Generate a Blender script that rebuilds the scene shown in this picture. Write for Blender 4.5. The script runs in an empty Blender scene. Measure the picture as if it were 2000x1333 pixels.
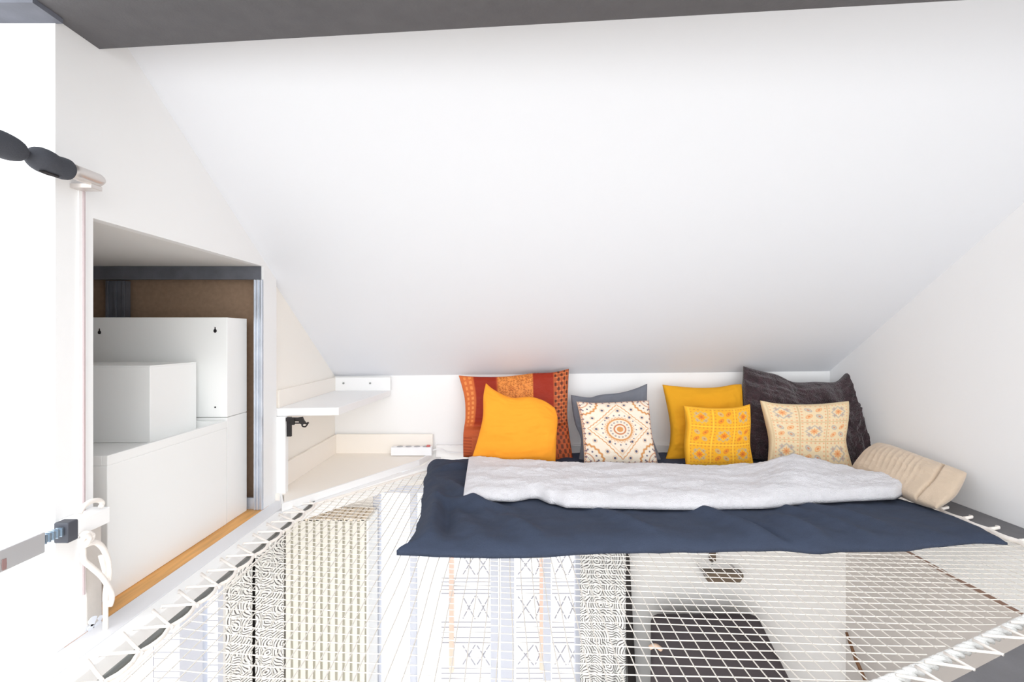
import bpy, bmesh, math, random
import numpy as np
from mathutils import Vector, noise as mnoise
random.seed(7)
R = math.radians
C = bpy.context.scene.collection
SC = bpy.context.scene

# ---------------------------------------------------------------- camera, world, light, exposure
F = 968.0          # focal length in pixels of the 2000 px wide frame
CZ = 2.70          # camera height above the lower floor
cam_d = bpy.data.cameras.new('camera'); cam = bpy.data.objects.new('camera', cam_d); C.objects.link(cam)
cam.location = (0, 0, CZ); cam.rotation_euler = (R(90), 0, 0)
cam_d.sensor_width = 36; cam_d.lens = F * 36 / 2000; cam_d.shift_y = -8.5 / 2000
cam_d.clip_start = 0.02; cam_d.clip_end = 200
SC.camera = cam
w = bpy.data.worlds.new('daylight'); SC.world = w; w.use_nodes = True
bg = w.node_tree.nodes['Background']; bg.inputs[0].default_value = (0.95, 0.98, 1.0, 1); bg.inputs[1].default_value = 1.45
def area(name, loc, rot, sx, sy, power, col=(1, 1, 1)):
    d = bpy.data.lights.new(name, 'AREA'); d.shape = 'RECTANGLE'; d.size = sx; d.size_y = sy; d.energy = power; d.color = col
    o = bpy.data.objects.new(name, d); C.objects.link(o); o.location = loc; o.rotation_euler = rot
    return o
sd = bpy.data.lights.new('daylight_sun', 'SUN'); sd.energy = 1.25; sd.angle = R(75); sd.color = (0.98, 0.99, 1.0)
so = bpy.data.objects.new('daylight_sun', sd); C.objects.link(so); so.rotation_euler = Vector((.0, 1, -.36)).to_track_quat('-Z', 'Y').to_euler()
area('lower_fill_light', (-0.1, 0.1, 1.5), (R(100), 0, 0), 3.4, 1.0, 4, (1, 0.97, 0.93))  # added fill below the net, out of view; no fixture stands there
SC.view_settings.view_transform = 'Standard'; SC.view_settings.look = 'None'
SC.view_settings.gamma = 1; SC.view_settings.use_curve_mapping = False
SC.view_settings.exposure = 0.68
SC.cycles.use_denoising = True
SC.cycles.max_bounces = 12; SC.cycles.diffuse_bounces = 8

# ---------------------------------------------------------------- rays of the photograph -> world points
def PY(u, v, Y): return Vector(((u - 1000) * Y / F, Y, CZ - (v - 658) * Y / F))
def PH(u, v, h): return PY(u, v, -h * F / (v - 658))
def PXX(u, v, X): return PY(u, v, X * F / (u - 1000))
def H(h): return CZ + h

# ---------------------------------------------------------------- materials
def lin(c):
    c = [x / 255.0 for x in c]
    return tuple(x / 12.92 if x <= .04045 else ((x + .055) / 1.055) ** 2.4 for x in c)
MATS = {}
def mat(name, rgb, rough=.6, metal=0, bump=0, bscale=40, var=0.0, vscale=6, sheen=0, emit=None, stretch=(1, 1, 1), attr=False, mixname=None):
    if name in MATS: return MATS[name]
    m = bpy.data.materials.new(name); m.use_nodes = True; n = m.node_tree.nodes; l = m.node_tree.links
    b = n['Principled BSDF']; col = lin(rgb)
    b.inputs['Roughness'].default_value = rough; b.inputs['Metallic'].default_value = metal
    b.inputs['Specular IOR Level'].default_value = .35 if not metal else .5
    if sheen: b.inputs['Sheen Weight'].default_value = sheen
    tc = n.new('ShaderNodeTexCoord'); mp = n.new('ShaderNodeMapping'); mp.inputs['Scale'].default_value = stretch
    l.new(tc.outputs['Object'], mp.inputs[0])
    if attr:
        a = n.new('ShaderNodeAttribute'); a.attribute_name = 'pattern'
        src = a.outputs['Color']
    else:
        rg = n.new('ShaderNodeRGB'); rg.outputs[0].default_value = (*col, 1); src = rg.outputs[0]
    if var:
        nz = n.new('ShaderNodeTexNoise'); nz.inputs['Scale'].default_value = vscale; nz.inputs['Detail'].default_value = 5
        l.new(mp.outputs[0], nz.inputs['Vector'])
        mr = n.new('ShaderNodeMapRange'); mr.inputs['From Min'].default_value = .3; mr.inputs['From Max'].default_value = .7
        mr.inputs['To Min'].default_value = 1 - var; mr.inputs['To Max'].default_value = 1 + var * .6
        l.new(nz.outputs['Fac'], mr.inputs['Value'])
        mx = n.new('ShaderNodeVectorMath'); mx.operation = 'SCALE'
        l.new(src, mx.inputs[0]); l.new(mr.outputs[0], mx.inputs['Scale']); src = mx.outputs[0]
    l.new(src, b.inputs['Base Color'])
    if bump:
        nb = n.new('ShaderNodeTexNoise'); nb.inputs['Scale'].default_value = bscale; nb.inputs['Detail'].default_value = 4
        l.new(mp.outputs[0], nb.inputs['Vector'])
        bp = n.new('ShaderNodeBump'); bp.inputs['Strength'].default_value = bump; bp.inputs['Distance'].default_value = .01
        l.new(nb.outputs['Fac'], bp.inputs['Height']); l.new(bp.outputs[0], b.inputs['Normal'])
    MATS[name] = m
    return m
WHITE = mat('white_wall_paint', (243, 243, 243), .75, bump=.03, bscale=60)
CEIL = mat('white_ceiling_paint', (228, 230, 235), .8, bump=.03, bscale=35)
CREAM = mat('cream_wall_paint', (247, 243, 236), .75, bump=.02, bscale=60)
LOWW = mat('lower_wall_paint', (230, 228, 226), .8)
WWOOD = mat('white_painted_wood', (246, 246, 246), .5, bump=.03, bscale=20)
CWOOD = mat('cream_painted_wood', (247, 241, 233), .5, bump=.02)
LAM = mat('white_laminate', (246, 247, 246), .35)
PINE = mat('pine_board', (226, 168, 96), .45, bump=.05, bscale=30, var=.18, vscale=9, stretch=(8, .8, 8))
DARKB = mat('charcoal_beam_paint', (92, 91, 94), .6, bump=.08, bscale=180, var=.08, vscale=25)
BLUEB = mat('slate_beam_paint', (110, 113, 124), .55, bump=.06, bscale=120, var=.15, vscale=14)
FRAMEG = mat('grey_frame_paint', (104, 103, 106), .6, bump=.1, bscale=200, var=.08, vscale=20)
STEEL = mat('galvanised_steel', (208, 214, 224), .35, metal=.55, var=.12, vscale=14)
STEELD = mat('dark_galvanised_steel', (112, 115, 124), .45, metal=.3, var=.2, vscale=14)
MDF = mat('brown_fibreboard', (160, 134, 112), .8, var=.1, vscale=60)
GREIGE = mat('greige_strip', (208, 202, 196), .9, bump=.1, bscale=50, var=.06, vscale=12)
BLACK = mat('black_iron', (38, 34, 34), .5, bump=.1)
PLASTB = mat('black_plastic', (74, 76, 84), .5)
FOAM = mat('dark_grey_foam', (68, 70, 77), .85, bump=.15, bscale=300)
CHROME = mat('brushed_steel', (214, 208, 204), .3, metal=.75)
NETW = mat('white_polyester_cord', (214, 209, 202), .7)
LACEW = mat('white_lacing_rope', (244, 238, 232), .75, bump=.3, bscale=400)
ROPEW = mat('white_braided_rope', (240, 240, 238), .8, bump=.5, bscale=350)
TUBEG = mat('grey_steel_tube', (112, 114, 112), .35, metal=.4)
PLASTW = mat('white_plastic', (244, 245, 248), .35)
RED = mat('red_switch_plastic', (206, 96, 92), .4)
DSLOT = mat('dark_hole', (30, 26, 28), .9)

# ---------------------------------------------------------------- mesh collecting
class MB:
    def __init__(s): s.v = []; s.f = []
    def add(s, vs, fs):
        b = len(s.v); s.v += [tuple(x) for x in vs]; s.f += [tuple(b + i for i in f) for f in fs]; return s
    def box(s, x0, x1, y0, y1, z0, z1):
        vs = [(x, y, z) for z in (z0, z1) for y in (y0, y1) for x in (x0, x1)]
        return s.add(vs, [(0, 2, 3, 1), (4, 5, 7, 6), (0, 1, 5, 4), (2, 6, 7, 3), (0, 4, 6, 2), (1, 3, 7, 5)])
    def hexa(s, p):   # p: 4 bottom then 4 top corners, both counter-clockwise
        return s.add(p, [(3, 2, 1, 0), (4, 5, 6, 7), (0, 1, 5, 4), (1, 2, 6, 5), (2, 3, 7, 6), (3, 0, 4, 7)])
    def prism(s, poly, off):   # polygon of 3-D points extruded by the vector off
        n = len(poly); off = Vector(off); a = [Vector(p) for p in poly]
        vs = a + [p + off for p in a]
        return s.add(vs, [tuple(range(n))[::-1], tuple(range(n, 2 * n))] + [(i, (i + 1) % n, n + (i + 1) % n, n + i) for i in range(n)])
    def tube(s, pts, r, n=8, cap=True):
        pts = [Vector(p) for p in pts]; rs = r if isinstance(r, (list, tuple)) else [r] * len(pts)
        up = Vector((0, 0, 1)); rings = []
        d0 = (pts[1] - pts[0]).normalized()
        if abs(d0.dot(up)) > .9: up = Vector((0, 1, 0))
        side = d0.cross(up).normalized()
        for i, p in enumerate(pts):
            d = (pts[min(i + 1, len(pts) - 1)] - pts[max(i - 1, 0)]).normalized()
            side = (side - d * side.dot(d)).normalized(); nn = side.cross(d)
            rings.append([p + (side * math.cos(2 * math.pi * k / n) + nn * math.sin(2 * math.pi * k / n)) * rs[i] for k in range(n)])
        vs = [q for rg in rings for q in rg]; fs = []
        for i in range(len(pts) - 1):
            for k in range(n):
                a = i * n + k; b = i * n + (k + 1) % n
                fs.append((a, b, b + n, a + n))
        if cap:
            fs.append(tuple(range(n))[::-1]); fs.append(tuple(range((len(pts) - 1) * n, len(pts) * n)))
        return s.add(vs, fs)
    def build(s, name, m, parent=None, smooth=False, bevel=0, sub=0):
        me = bpy.data.meshes.new(name); me.from_pydata(s.v, [], s.f); me.update()
        bm = bmesh.new(); bm.from_mesh(me); bmesh.ops.recalc_face_normals(bm, faces=bm.faces); bm.to_mesh(me); bm.free()
        o = bpy.data.objects.new(name, me); C.objects.link(o)
        if parent: o.parent = parent
        me.materials.append(m)
        if smooth: me.polygons.foreach_set('use_smooth', [True] * len(me.polygons))
        if bevel:
            b = o.modifiers.new('bevel', 'BEVEL'); b.width = bevel; b.segments = 2; b.limit_method = 'ANGLE'
        if sub:
            b = o.modifiers.new('sub', 'SUBSURF'); b.levels = sub; b.render_levels = sub
        return o
def tag(o, label, cat, group=None, kind=None):
    o['label'] = label; o['category'] = cat
    if group: o['group'] = group
    if kind: o['kind'] = kind
    return o
def root(name, label, cat, loc=(0, 0, 0), group=None):
    o = bpy.data.objects.new(name, None); C.objects.link(o); o.empty_display_size = .05
    return tag(o, label, cat, group)
def struct(o, label=None):
    o['kind'] = 'structure'
    if label: o['label'] = label
    return o
def spline(pts, k=6):
    pts = [Vector(p) for p in pts]; out = []
    P = [pts[0]] + pts + [pts[-1]]
    for i in range(1, len(P) - 2):
        for j in range(k):
            t = j / k; a, b, c, d = P[i - 1], P[i], P[i + 1], P[i + 2]
            out.append(.5 * ((2 * b) + (c - a) * t + (2 * a - 5 * b + 4 * c - d) * t * t + (3 * b - a - 3 * c + d) * t ** 3))
    out.append(pts[-1]); return out

# ---------------------------------------------------------------- the loft shell
XL, XR = -1.08, 2.0
def knee_y(x): return 3.08 + .04 * (x + 1.1) / 3.1
def knee_h(x): return -.241 + .0234 * (x + .6) / 2.6
def ceil_h(x, y): return knee_h(x) + .627 * (knee_y(x) - y)
# sloped ceiling
a = [(-1.14, .2), (2.06, .2), (2.06, None), (-1.14, None)]
pl = []
for x, y in a:
    yy = knee_y(x) + .0 if y is None else y
    pl.append((x, yy, H(ceil_h(x, yy))))
mb = MB(); mb.prism(pl, (0, .04, .08)); struct(mb.build('ceiling', CEIL), 'white sloping attic ceiling')
# knee wall
mb = MB(); mb.prism([(-1.14, knee_y(-1.14), H(-.83)), (2.0, knee_y(2.0), H(-.83)), (2.0, knee_y(2.0), H(knee_h(2.0))), (-1.14, knee_y(-1.14), H(knee_h(-1.14)))], (0, .06, 0))
struct(mb.build('wall_back', WHITE), 'low white knee wall behind the cushions')
mb = MB(); mb.box(-.47, 1.98, 3.062, 3.085, H(-.745), H(-.672)); struct(mb.build('baseboard_back', WHITE, bevel=.002))
# right wall
def ceilpt(x, y): return (x, y, H(ceil_h(x, y)))
mb = MB(); mb.prism([(XR, -.6, H(-.75)), (XR, 3.12, H(-.75)), ceilpt(XR, 3.12), ceilpt(XR, .2), (XR, -.6, H(1.6))], (.06, 0, 0))
struct(mb.build('wall_right', mat('right_wall_paint', (240, 240, 241), .8, bump=.05, bscale=30)), 'white right-hand wall beside the bed')
# left wall: column, lintel over the opening, far jamb
Y0, Y1, Y2, Y3 = 1.175, XL * F / (182 - 1000), XL * F / (515 - 1000), 2.272
mb = MB()
mb.prism([(XL, Y0 + .02, H(-.75)), (XL, Y1, H(-.75)), ceilpt(XL, Y1), ceilpt(XL, Y0 + .02)], (-.03, 0, 0))
mb.prism([(XL, Y1, H(.306)), (XL, Y2, H(.306)), ceilpt(XL, Y2), ceilpt(XL, Y1)], (-.03, 0, 0))
mb.prism([(XL, Y2, H(-.75)), (XL, Y3, H(-.75)), ceilpt(XL, Y3), ceilpt(XL, Y2)], (-.03, 0, 0))
struct(mb.build('wall_left', WHITE), 'white partition wall with the closet opening')
mb = MB(); mb.box(-2.6, XL, Y0 - .003, Y0 + .02, H(-.82), H(.753)); struct(mb.build('wall_front', WHITE), 'white column face nearest the camera')
mb = MB(); mb.prism([(-1.10, Y3, H(-.75)), (-1.10, 3.09, H(-.75)), ceilpt(-1.10, 3.09), ceilpt(-1.10, Y3)], (-.03, 0, 0))
struct(mb.build('wall_niche', CREAM), 'cream wall of the shelf niche')
mb = MB(); mb.box(XL, -1.01, .5, 2.27, H(-.80), H(-.75)); struct(mb.build('trim_1', mat('grey_white_sill', (228, 228, 231), .5), bevel=.002), 'pale grey sill below the closet opening')
# flat beige strip in place of the slot low on the column
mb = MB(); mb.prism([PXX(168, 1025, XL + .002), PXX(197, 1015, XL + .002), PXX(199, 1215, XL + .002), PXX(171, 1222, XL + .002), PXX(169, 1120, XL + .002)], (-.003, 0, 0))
struct(mb.build('trim_2', GREIGE), 'beige strip low on the column')
mb = MB()
for u, v, r in ((180, 1214, .012), (190, 1222, .010), (176, 1228, .009), (195, 1208, .007)):
    p = PXX(u, v, XL + .002); mb.prism([(p.x, p.y + r * math.cos(t) * (1 + .3 * math.sin(3 * t)), p.z + r * math.sin(t)) for t in [k * math.pi / 6 for k in range(12)]], (.002, 0, 0))
struct(mb.build('trim_3', mat('filler_paste', (236, 240, 248), .8)), 'smear of pale filler at the foot of the column')

# closet behind the opening
mb = MB(); mb.box(-2.5, -1.11, Y0 + .02, 2.30, H(.306), H(.33)); struct(mb.build('ceiling_closet', mat('closet_ceiling', (232, 231, 229), .85)), 'grey closet ceiling')
mb = MB(); mb.box(-2.5, XL, Y0 + .02, 2.15, H(-.82), H(-.75)); mb.box(-2.5, -1.11, 2.15, 2.26, H(-.82), H(-.75)); struct(mb.build('floor_closet', PINE), 'pine board floor of the closet')
mb = MB(); mb.box(-2.5, -1.11, 2.22, 2.27, H(-.75), H(.306)); struct(mb.build('wall_closet_end', MDF), 'brown fibreboard at the end of the closet')
mb = MB(); mb.box(-2.54, -2.5, Y0, 2.30, H(-.82), H(.33)); struct(mb.build('wall_closet_back', MDF))
def stud(label, x0, x1, y, z0, z1, m, d=.03, ridges=True):
    t = root('metal_stud', label, 'stud', group=None)
    mb = MB(); mb.box(x0, x1, y, y + d, z0, z1); mb.build('web', m, t)
    if ridges:
        wd = x1 - x0
        for k in (.0, .42, .86):
            mb = MB(); mb.box(x0 + wd * k, x0 + wd * (k + .14), y - .006, y - .0005, z0, z1); mb.build('flange', m, t, bevel=.001)
    return t
stud('bright galvanised stud along the right jamb of the closet opening', -1.114, -1.0795, 2.142, H(-.749), H(.246), STEEL, .010)
p0, p1 = PY(206, 0, 2.17).x, PY(243, 0, 2.17).x
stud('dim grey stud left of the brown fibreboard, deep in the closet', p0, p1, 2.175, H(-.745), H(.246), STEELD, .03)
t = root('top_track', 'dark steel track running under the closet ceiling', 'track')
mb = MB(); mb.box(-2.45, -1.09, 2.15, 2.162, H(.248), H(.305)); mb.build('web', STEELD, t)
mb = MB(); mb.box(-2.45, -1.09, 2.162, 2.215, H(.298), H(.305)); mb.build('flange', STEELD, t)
t = root('bottom_track', 'short steel floor track at the right foot of the closet', 'track')
mb = MB(); mb.box(-1.30, -1.085, 2.150, 2.163, H(-.7495), H(-.70)); mb.build('web', STEEL, t)
p = PY(507, 978, 2.149)
mb = MB(); mb.tube([p, p + Vector((0, -.004, 0))], .006, 10); mb.build('screw', BLACK, t)

# beams
def yb(x): return 1.297 - .0903 * (x + 1.08)
mb = MB(); mb.prism([(-1.062, .62, H(.753)), (2.0, .42, H(.753)), (2.0, yb(2.0), H(.753)), (-1.08, yb(-1.08), H(.753)), (-1.08, 1.17, H(.753)), (-1.062, 1.17, H(.753))], (0, 0, .18))
struct(mb.build('trim_4', DARKB), 'wide charcoal beam crossing under the ceiling')
mb = MB(); mb.box(-2.6, -1.064, 1.10, 1.1745, H(.742), H(.93)); struct(mb.build('trim_5', BLUEB), 'slate blue beam end above the column')
mb = MB(); mb.box(1.862, 1.998, 1.2, 3.05, H(-.768), H(-.748)); fb = tag(mb.build('frame_beam', FRAMEG, bevel=.003), 'dark grey beam along the right wall holding the net edge', 'beam'); fb['kind'] = 'structure'
q0 = PH(1853, 1333, -.745); q1 = PH(2000, 1256, -.745); dq = (q1 - q0).normalized(); nq = Vector((dq.y, -dq.x, 0))
e0 = q0 - dq * .5; e1 = q0 + dq * 1.05
mb = MB(); mb.prism([e0, e0 + nq * .2, e1 + nq * .2, e1], (0, 0, -.10)); cb = tag(mb.build('corner_beam', FRAMEG, bevel=.003), 'dark grey diagonal beam in the bottom right corner', 'beam'); cb['kind'] = 'structure'

# white edge beam on the left, bending along the ledge
out = [(-1.01, .5), (-1.01, 2.12), (-.52, 2.89), (-.49, 3.07)]
inn = [(-.955, .5), (-.955, 2.14), (-.475, 2.86), (-.44, 3.07)]
mb = MB(); mb.prism([(x, y, H(-.751)) for x, y in inn + out[::-1]], (0, 0, -.06))
eb = tag(mb.build('edge_beam', WWOOD, bevel=.003), 'long white painted beam on the left that the net is laced to', 'beam'); eb['kind'] = 'structure'

# ---------------------------------------------------------------- niche: ledge, shelf, post, latch
t = root('corner_ledge', 'cream floor ledge with low upstand in the left back corner', 'ledge')
mb = MB(); mb.prism([(x, y, H(-.72)) for x, y in [(-1.098, 2.262), (-1.04, 2.262), (-.985, 2.14), (-.545, 2.88), (-.50, 3.075), (-1.098, 3.06)]], (0, 0, -.03)); mb.build('ledge_top', CWOOD, t, bevel=.002)
mb = MB(); mb.prism([(x, y, H(-.716)) for x, y in [(-1.05, 2.262), (-.985, 2.139), (-.545, 2.879), (-.50, 3.055), (-.492, 3.055), (-.537, 2.872), (-.984, 2.120), (-1.06, 2.262)]], (0, 0, -.034)); mb.build('front_edge', WWOOD, t)
mb = MB(); mb.box(-1.098, -1.084, 2.31, 3.06, H(-.72), H(-.605)); mb.build('side_upstand', CWOOD, t, bevel=.0015)
mb = MB(); mb.box(-1.084, PY(845, 0, 3.05).x, 3.052, 3.068, H(-.72), H(-.602)); mb.build('back_upstand', CWOOD, t, bevel=.0015)
t = root('corner_shelf', 'white wooden corner shelf above the ledge in the niche', 'shelf')
sz = -.332
mb = MB(); mb.prism([(x, y, H(sz)) for x, y in [(-1.099, 2.29), (-.812, 2.32), (-.752, 3.06), (-1.099, 3.06)]], (0, 0, -.036)); mb.build('board', WWOOD, t, bevel=.002)
mb = MB(); mb.box(-1.099, -1.086, 2.31, 3.05, H(sz), H(-.25)); mb.build('side_upstand', CWOOD, t, bevel=.0015)
mb = MB(); mb.box(-1.086, PY(762, 0, 3.04).x, 3.044, 3.062, H(sz), H(-.25)); ob = mb.build('back_upstand', WWOOD, t, bevel=.0015)
for u in (671, 723):
    p = PY(u, 749, 3.044); mb = MB(); mb.tube([p, p + Vector((0, -.004, 0))], .006, 12); mb.build('screw', mat('grey_screw', (150, 152, 150), .4, metal=.5), t)
mb = MB(); mb.box(-1.099, -1.040, 2.274, 2.305, H(-.75), H(-.369)); tag(mb.build('shelf_post', WWOOD, bevel=.002), 'narrow white post under the front of the corner shelf', 'post')
# wrought iron latch
t = root('iron_latch', 'black wrought iron latch on the white shelf post', 'latch')
Yl = 2.29
mb = MB(); a = PY(560, 815, Yl); b = PY(569, 853, Yl)
mb.box(-1.0395, b.x, 2.286, 2.298, b.z, a.z); mb.build('strap', BLACK, t, bevel=.001)
mb = MB(); a = PY(560, 816, Yl - .01); b = PY(585, 823, Yl - .01); mb.box(a.x, b.x, 2.272, 2.286, b.z, a.z)
mb.tube([PY(572, 818, 2.272), PY(572, 830, 2.272)], [.011, .009], 10)
mb.prism([PY(u, v, 2.268) for u, v in [(582, 816), (590, 815), (593, 822), (597, 827), (590, 831), (584, 827)]], (0, .01, 0)); mb.build('bolt', BLACK, t)
mb = MB(); mb.tube(spline([PY(u, v, 2.272) for u, v in [(590, 826), (597, 828), (602, 826), (599, 831), (596, 834), (591, 833), (590, 830)]]), .0035, 6); mb.tube([PY(576, 827, 2.272), PY(590, 827, 2.272)], .003, 6); mb.build('curl', BLACK, t)

# power strip and its cable
t = root('power_strip', 'white power strip with red switch on the corner ledge', 'power strip')
a = PY(763, 882, 2.98); b = PY(843, 862, 2.98)
mb = MB(); mb.box(a.x, b.x, 2.98, 3.035, H(-.717), H(-.667)); mb.build('body', PLASTW, t, bevel=.004)
for k in range(4):
    cx = a.x + .05 + k * .052
    mb = MB(); mb.tube([(cx, 3.007, H(-.667)), (cx, 3.007, H(-.6655))], .019, 16); mb.build('socket', mat('grey_socket', (176, 178, 184), .5), t)
mb = MB(); mb.box(b.x - .035, b.x - .014, 2.994, 3.02, H(-.667), H(-.659)); mb.build('switch', RED, t, bevel=.002)
mb = MB(); mb.tube(spline([(b.x, 3.007, H(-.69)), (b.x + .05, 3.0, H(-.68)), (b.x + .10, 3.02, H(-.705)), (b.x + .2, 3.03, H(-.71))]), .004, 8)
mb.build('cable', PLASTW, t, smooth=True)

# ---------------------------------------------------------------- furniture in the closet
XA = -1.14
ya0, ya1 = XA * F / (210 - 1000), XA * F / (443 - 1000)
t = root('low_cabinet', 'low white cabinet with recessed tray top on pine boards in closet', 'cabinet')
mb = MB(); mb.box(XA - .6, XA, ya0, ya1, H(-.749), H(-.365)); mb.build('body', LAM, t, bevel=.002)
for (x0, x1, y0, y1) in ((XA - .016, XA, ya0, ya1), (XA - .6, XA - .584, ya0, ya1), (XA - .584, XA - .016, ya0, ya0 + .016), (XA - .584, XA - .016, ya1 - .016, ya1)):
    mb = MB(); mb.box(x0, x1, y0, y1, H(-.365), H(-.336)); mb.build('rim', LAM, t, bevel=.0015)
yb0, yb1 = ya1 + .006, XA * F / (483 - 1000) 
t = root('base_cabinet', 'narrow white base cabinet behind the low one in the closet', 'cabinet')
mb = MB(); mb.box(-2.1, XA - .002, yb0, yb1, H(-.749), H(-.325)); mb.build('body', LAM, t, bevel=.0015)
t = root('wall_cabinet', 'tall white cabinet back with two keyhole hangers, standing in closet', 'cabinet')
mb = MB(); mb.box(-2.1, XA - .002, yb0, yb1, H(-.323), H(.077)); mb.build('body', LAM, t, bevel=.0015)
for u, v in ((194, 648), (420, 645)):
    p = PY(u, v, yb0 - .0008); s = yb0 / F
    mb = MB(); mb.prism([p + Vector((x * s, 0, -z * s)) for x, z in [(-.8, -6), (.8, -6), (1.2, -2), (3, 0), (3.2, 3), (1.6, 5.2), (-1.6, 5.2), (-3.2, 3), (-3, 0), (-1.2, -2)]], (0, .0006, 0)); mb.build('keyhole', DSLOT, t)
p = PY(420, 796, yb0 - .002); mb = MB(); mb.tube([p, p + Vector((0, .003, 0))], .003, 10); mb.build('peg_hole', DSLOT, t)
yc = 1.70; a = PY(293, 717, yc)
t = root('storage_box', 'plain white box standing on the low cabinet in the closet', 'box')
mb = MB(); mb.box(a.x - .42, a.x, yc, 1.95, H(-.3645), a.z); mb.build('body', LAM, t, bevel=.002)
mb = MB(); mb.box(a.x - .42, a.x, yc, 1.95, a.z, a.z + .004); mb.build('lid', LAM, t)

# ---------------------------------------------------------------- fittings on the left column
t = root('grab_bar', 'steel pull-up bar with dark foam grips fixed to the column', 'bar')
XB, HB = -1.035, .39
def ub(u): return XB * F / (u - 1000)
def barpt(u, dz=0): return Vector((XB, ub(u), H(HB) + dz))
mb = MB(); us = [131, 150, 170, 184, 192, 197, 200]
mb.tube([barpt(131), barpt(150), barpt(168), barpt(184), barpt(190), barpt(194, -.001), barpt(197, -.003), barpt(199, -.006)], [.0175, .0175, .0175, .0175, .0172, .0155, .012, .005], 24)
mb.build('steel_tube', CHROME, t, smooth=True)
def foam(name, prof, slots=()):
    mb = MB(); mb.tube([barpt(u, dz) for u, r, dz in prof], [r for u, r, dz in prof], 24); o = mb.build(name, FOAM, t, smooth=True); return o
foam('foam_grip', [(52, .004, .002), (56, .012, .001), (60, .017, 0), (66, .022, 0), (74, .0255, 0), (84, .027, -.001), (94, .0265, -.002), (104, .0245, -.003), (114, .0245, -.003), (124, .025, -.002), (130, .024, -.001), (134, .020, 0), (136, .012, 0)])
foam('foam_grip', [(-70, .02, 0), (-40, .026, 0), (-20, .027, 0), (0, .027, 0), (14, .0265, -.001), (26, .0245, -.001), (36, .021, -.001), (44, .015, 0), (50, .009, .001), (54, .007, .001), (58, .007, .001)])
mb = MB(); a = barpt(168, -.022)
mb.box(XL + .0005, XB + .008, ub(172), ub(194), H(HB) - .026, H(HB) - .015); mb.build('bracket', CHROME, t, bevel=.001)
p = barpt(86, -.0265); mb = MB(); mb.prism([p + Vector((.006, -.018, -.001)), p + Vector((.012, -.010, 0)), p + Vector((.012, .024, 0)), p + Vector((.004, .030, -.001)), p + Vector((-.002, .008, -.001))], (0, 0, -.002)); mb.build('drain_slot', DSLOT, t)

t = root('wall_track', 'thin white metal strip running up the column', 'strip')
def yu(u, X): return X * F / (u - 1000)
mb = MB(); mb.box(XL + .0005, XL + .004, yu(151, XL), yu(165, XL), PXX(158, 1165, XL).z, PXX(158, 372, XL).z); mb.build('strip', WWOOD, t)
mb = MB(); mb.box(XL + .004, XL + .008, yu(158, XL), yu(161, XL), PXX(158, 1163, XL).z, PXX(158, 374, XL).z); mb.build('groove', mat('pinkish_metal', (205, 190, 192), .4, metal=.3), t)

t = root('clamp_bar', 'horizontal steel clamp bar low across the column', 'bar')
XC, HC = -1.045, -.455
def cy(u): return XC * F / (u - 1000)
mb = MB(); mb.box(XC - .012, XC + .010, cy(-60), cy(80), H(HC) - .024, H(HC) + .022); mb.build('steel_bar', mat('satin_steel', (206, 206, 208), .35, metal=.6), t, bevel=.002)
mb = MB(); p = PXX(8, 1103, XC + .0105); mb.prism([(p.x, p.y + a * .008, p.z + b * .011) for a, b in [(-.5, -1), (.5, -1), (.6, 0), (.5, 1), (-.5, 1), (-.6, 0)]], (.001, 0, 0)); mb.build('slot', mat('brown_slot', (150, 120, 118), .7), t)
mb = MB(); mb.box(XC - .007, XC + .004, cy(80), cy(124), H(HC) - .005, H(HC) + .010)
for k in range(5):
    u = 84 + k * 8; mb.box(XC - .009, XC + .006, cy(u), cy(u + 3), H(HC) - .008, H(HC) + .013)
mb.build('threaded_rod', mat('zinc_rod', (170, 186, 200), .25, metal=.8), t)
mb = MB(); mb.box(XC - .020, XC + .014, cy(121), cy(142), H(HC) - .026, H(HC) + .022); mb.build('clamp_block', PLASTB, t, bevel=.003)
mb = MB(); mb.box(XL + .0005, XC + .012, cy(143), cy(206), H(HC) - .022, H(HC) + .018); mb.build('square_tube', WWOOD, t, bevel=.002)

t = root('knotted_cord', 'white knotted cord looped over the clamp bar', 'cord')
XK = XC + .012
def cord(pts, r=.0065, dx=0): 
    mb = MB(); mb.tube(spline([PXX(u, v, XK + d) for u, v, d in pts], 8), r, 10); mb.build('cord', LACEW, t, smooth=True)
cord([(155, 1003, .008), (163, 990, .008), (178, 980, .006), (192, 978, .004), (200, 983, .004), (197, 990, .008)], .006)
cord([(158, 1047, .002), (168, 1042, .010), (180, 1046, .012), (176, 1056, .014), (164, 1060, .012), (158, 1070, .004), (170, 1064, .014), (186, 1060, .012), (200, 1070, .008), (210, 1092, .006), (213, 1115, .006), (212, 1135, .004)])
cord([(160, 1050, .004), (162, 1075, .002), (164, 1095, .004), (178, 1108, .006), (196, 1124, .008), (208, 1140, .008), (217, 1158, .006), (218, 1172, .006), (214, 1185, .004)], .0065)
cord([(197, 1085, .0), (205, 1115, .0), (209, 1135, -.002), (206, 1160, -.004), (206, 1190, -.006), (206, 1232, -.008)], .006)
cord([(158, 1062, .010), (164, 1050, .016), (174, 1050, .018), (170, 1062, .018), (160, 1066, .012)], .006)

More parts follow.
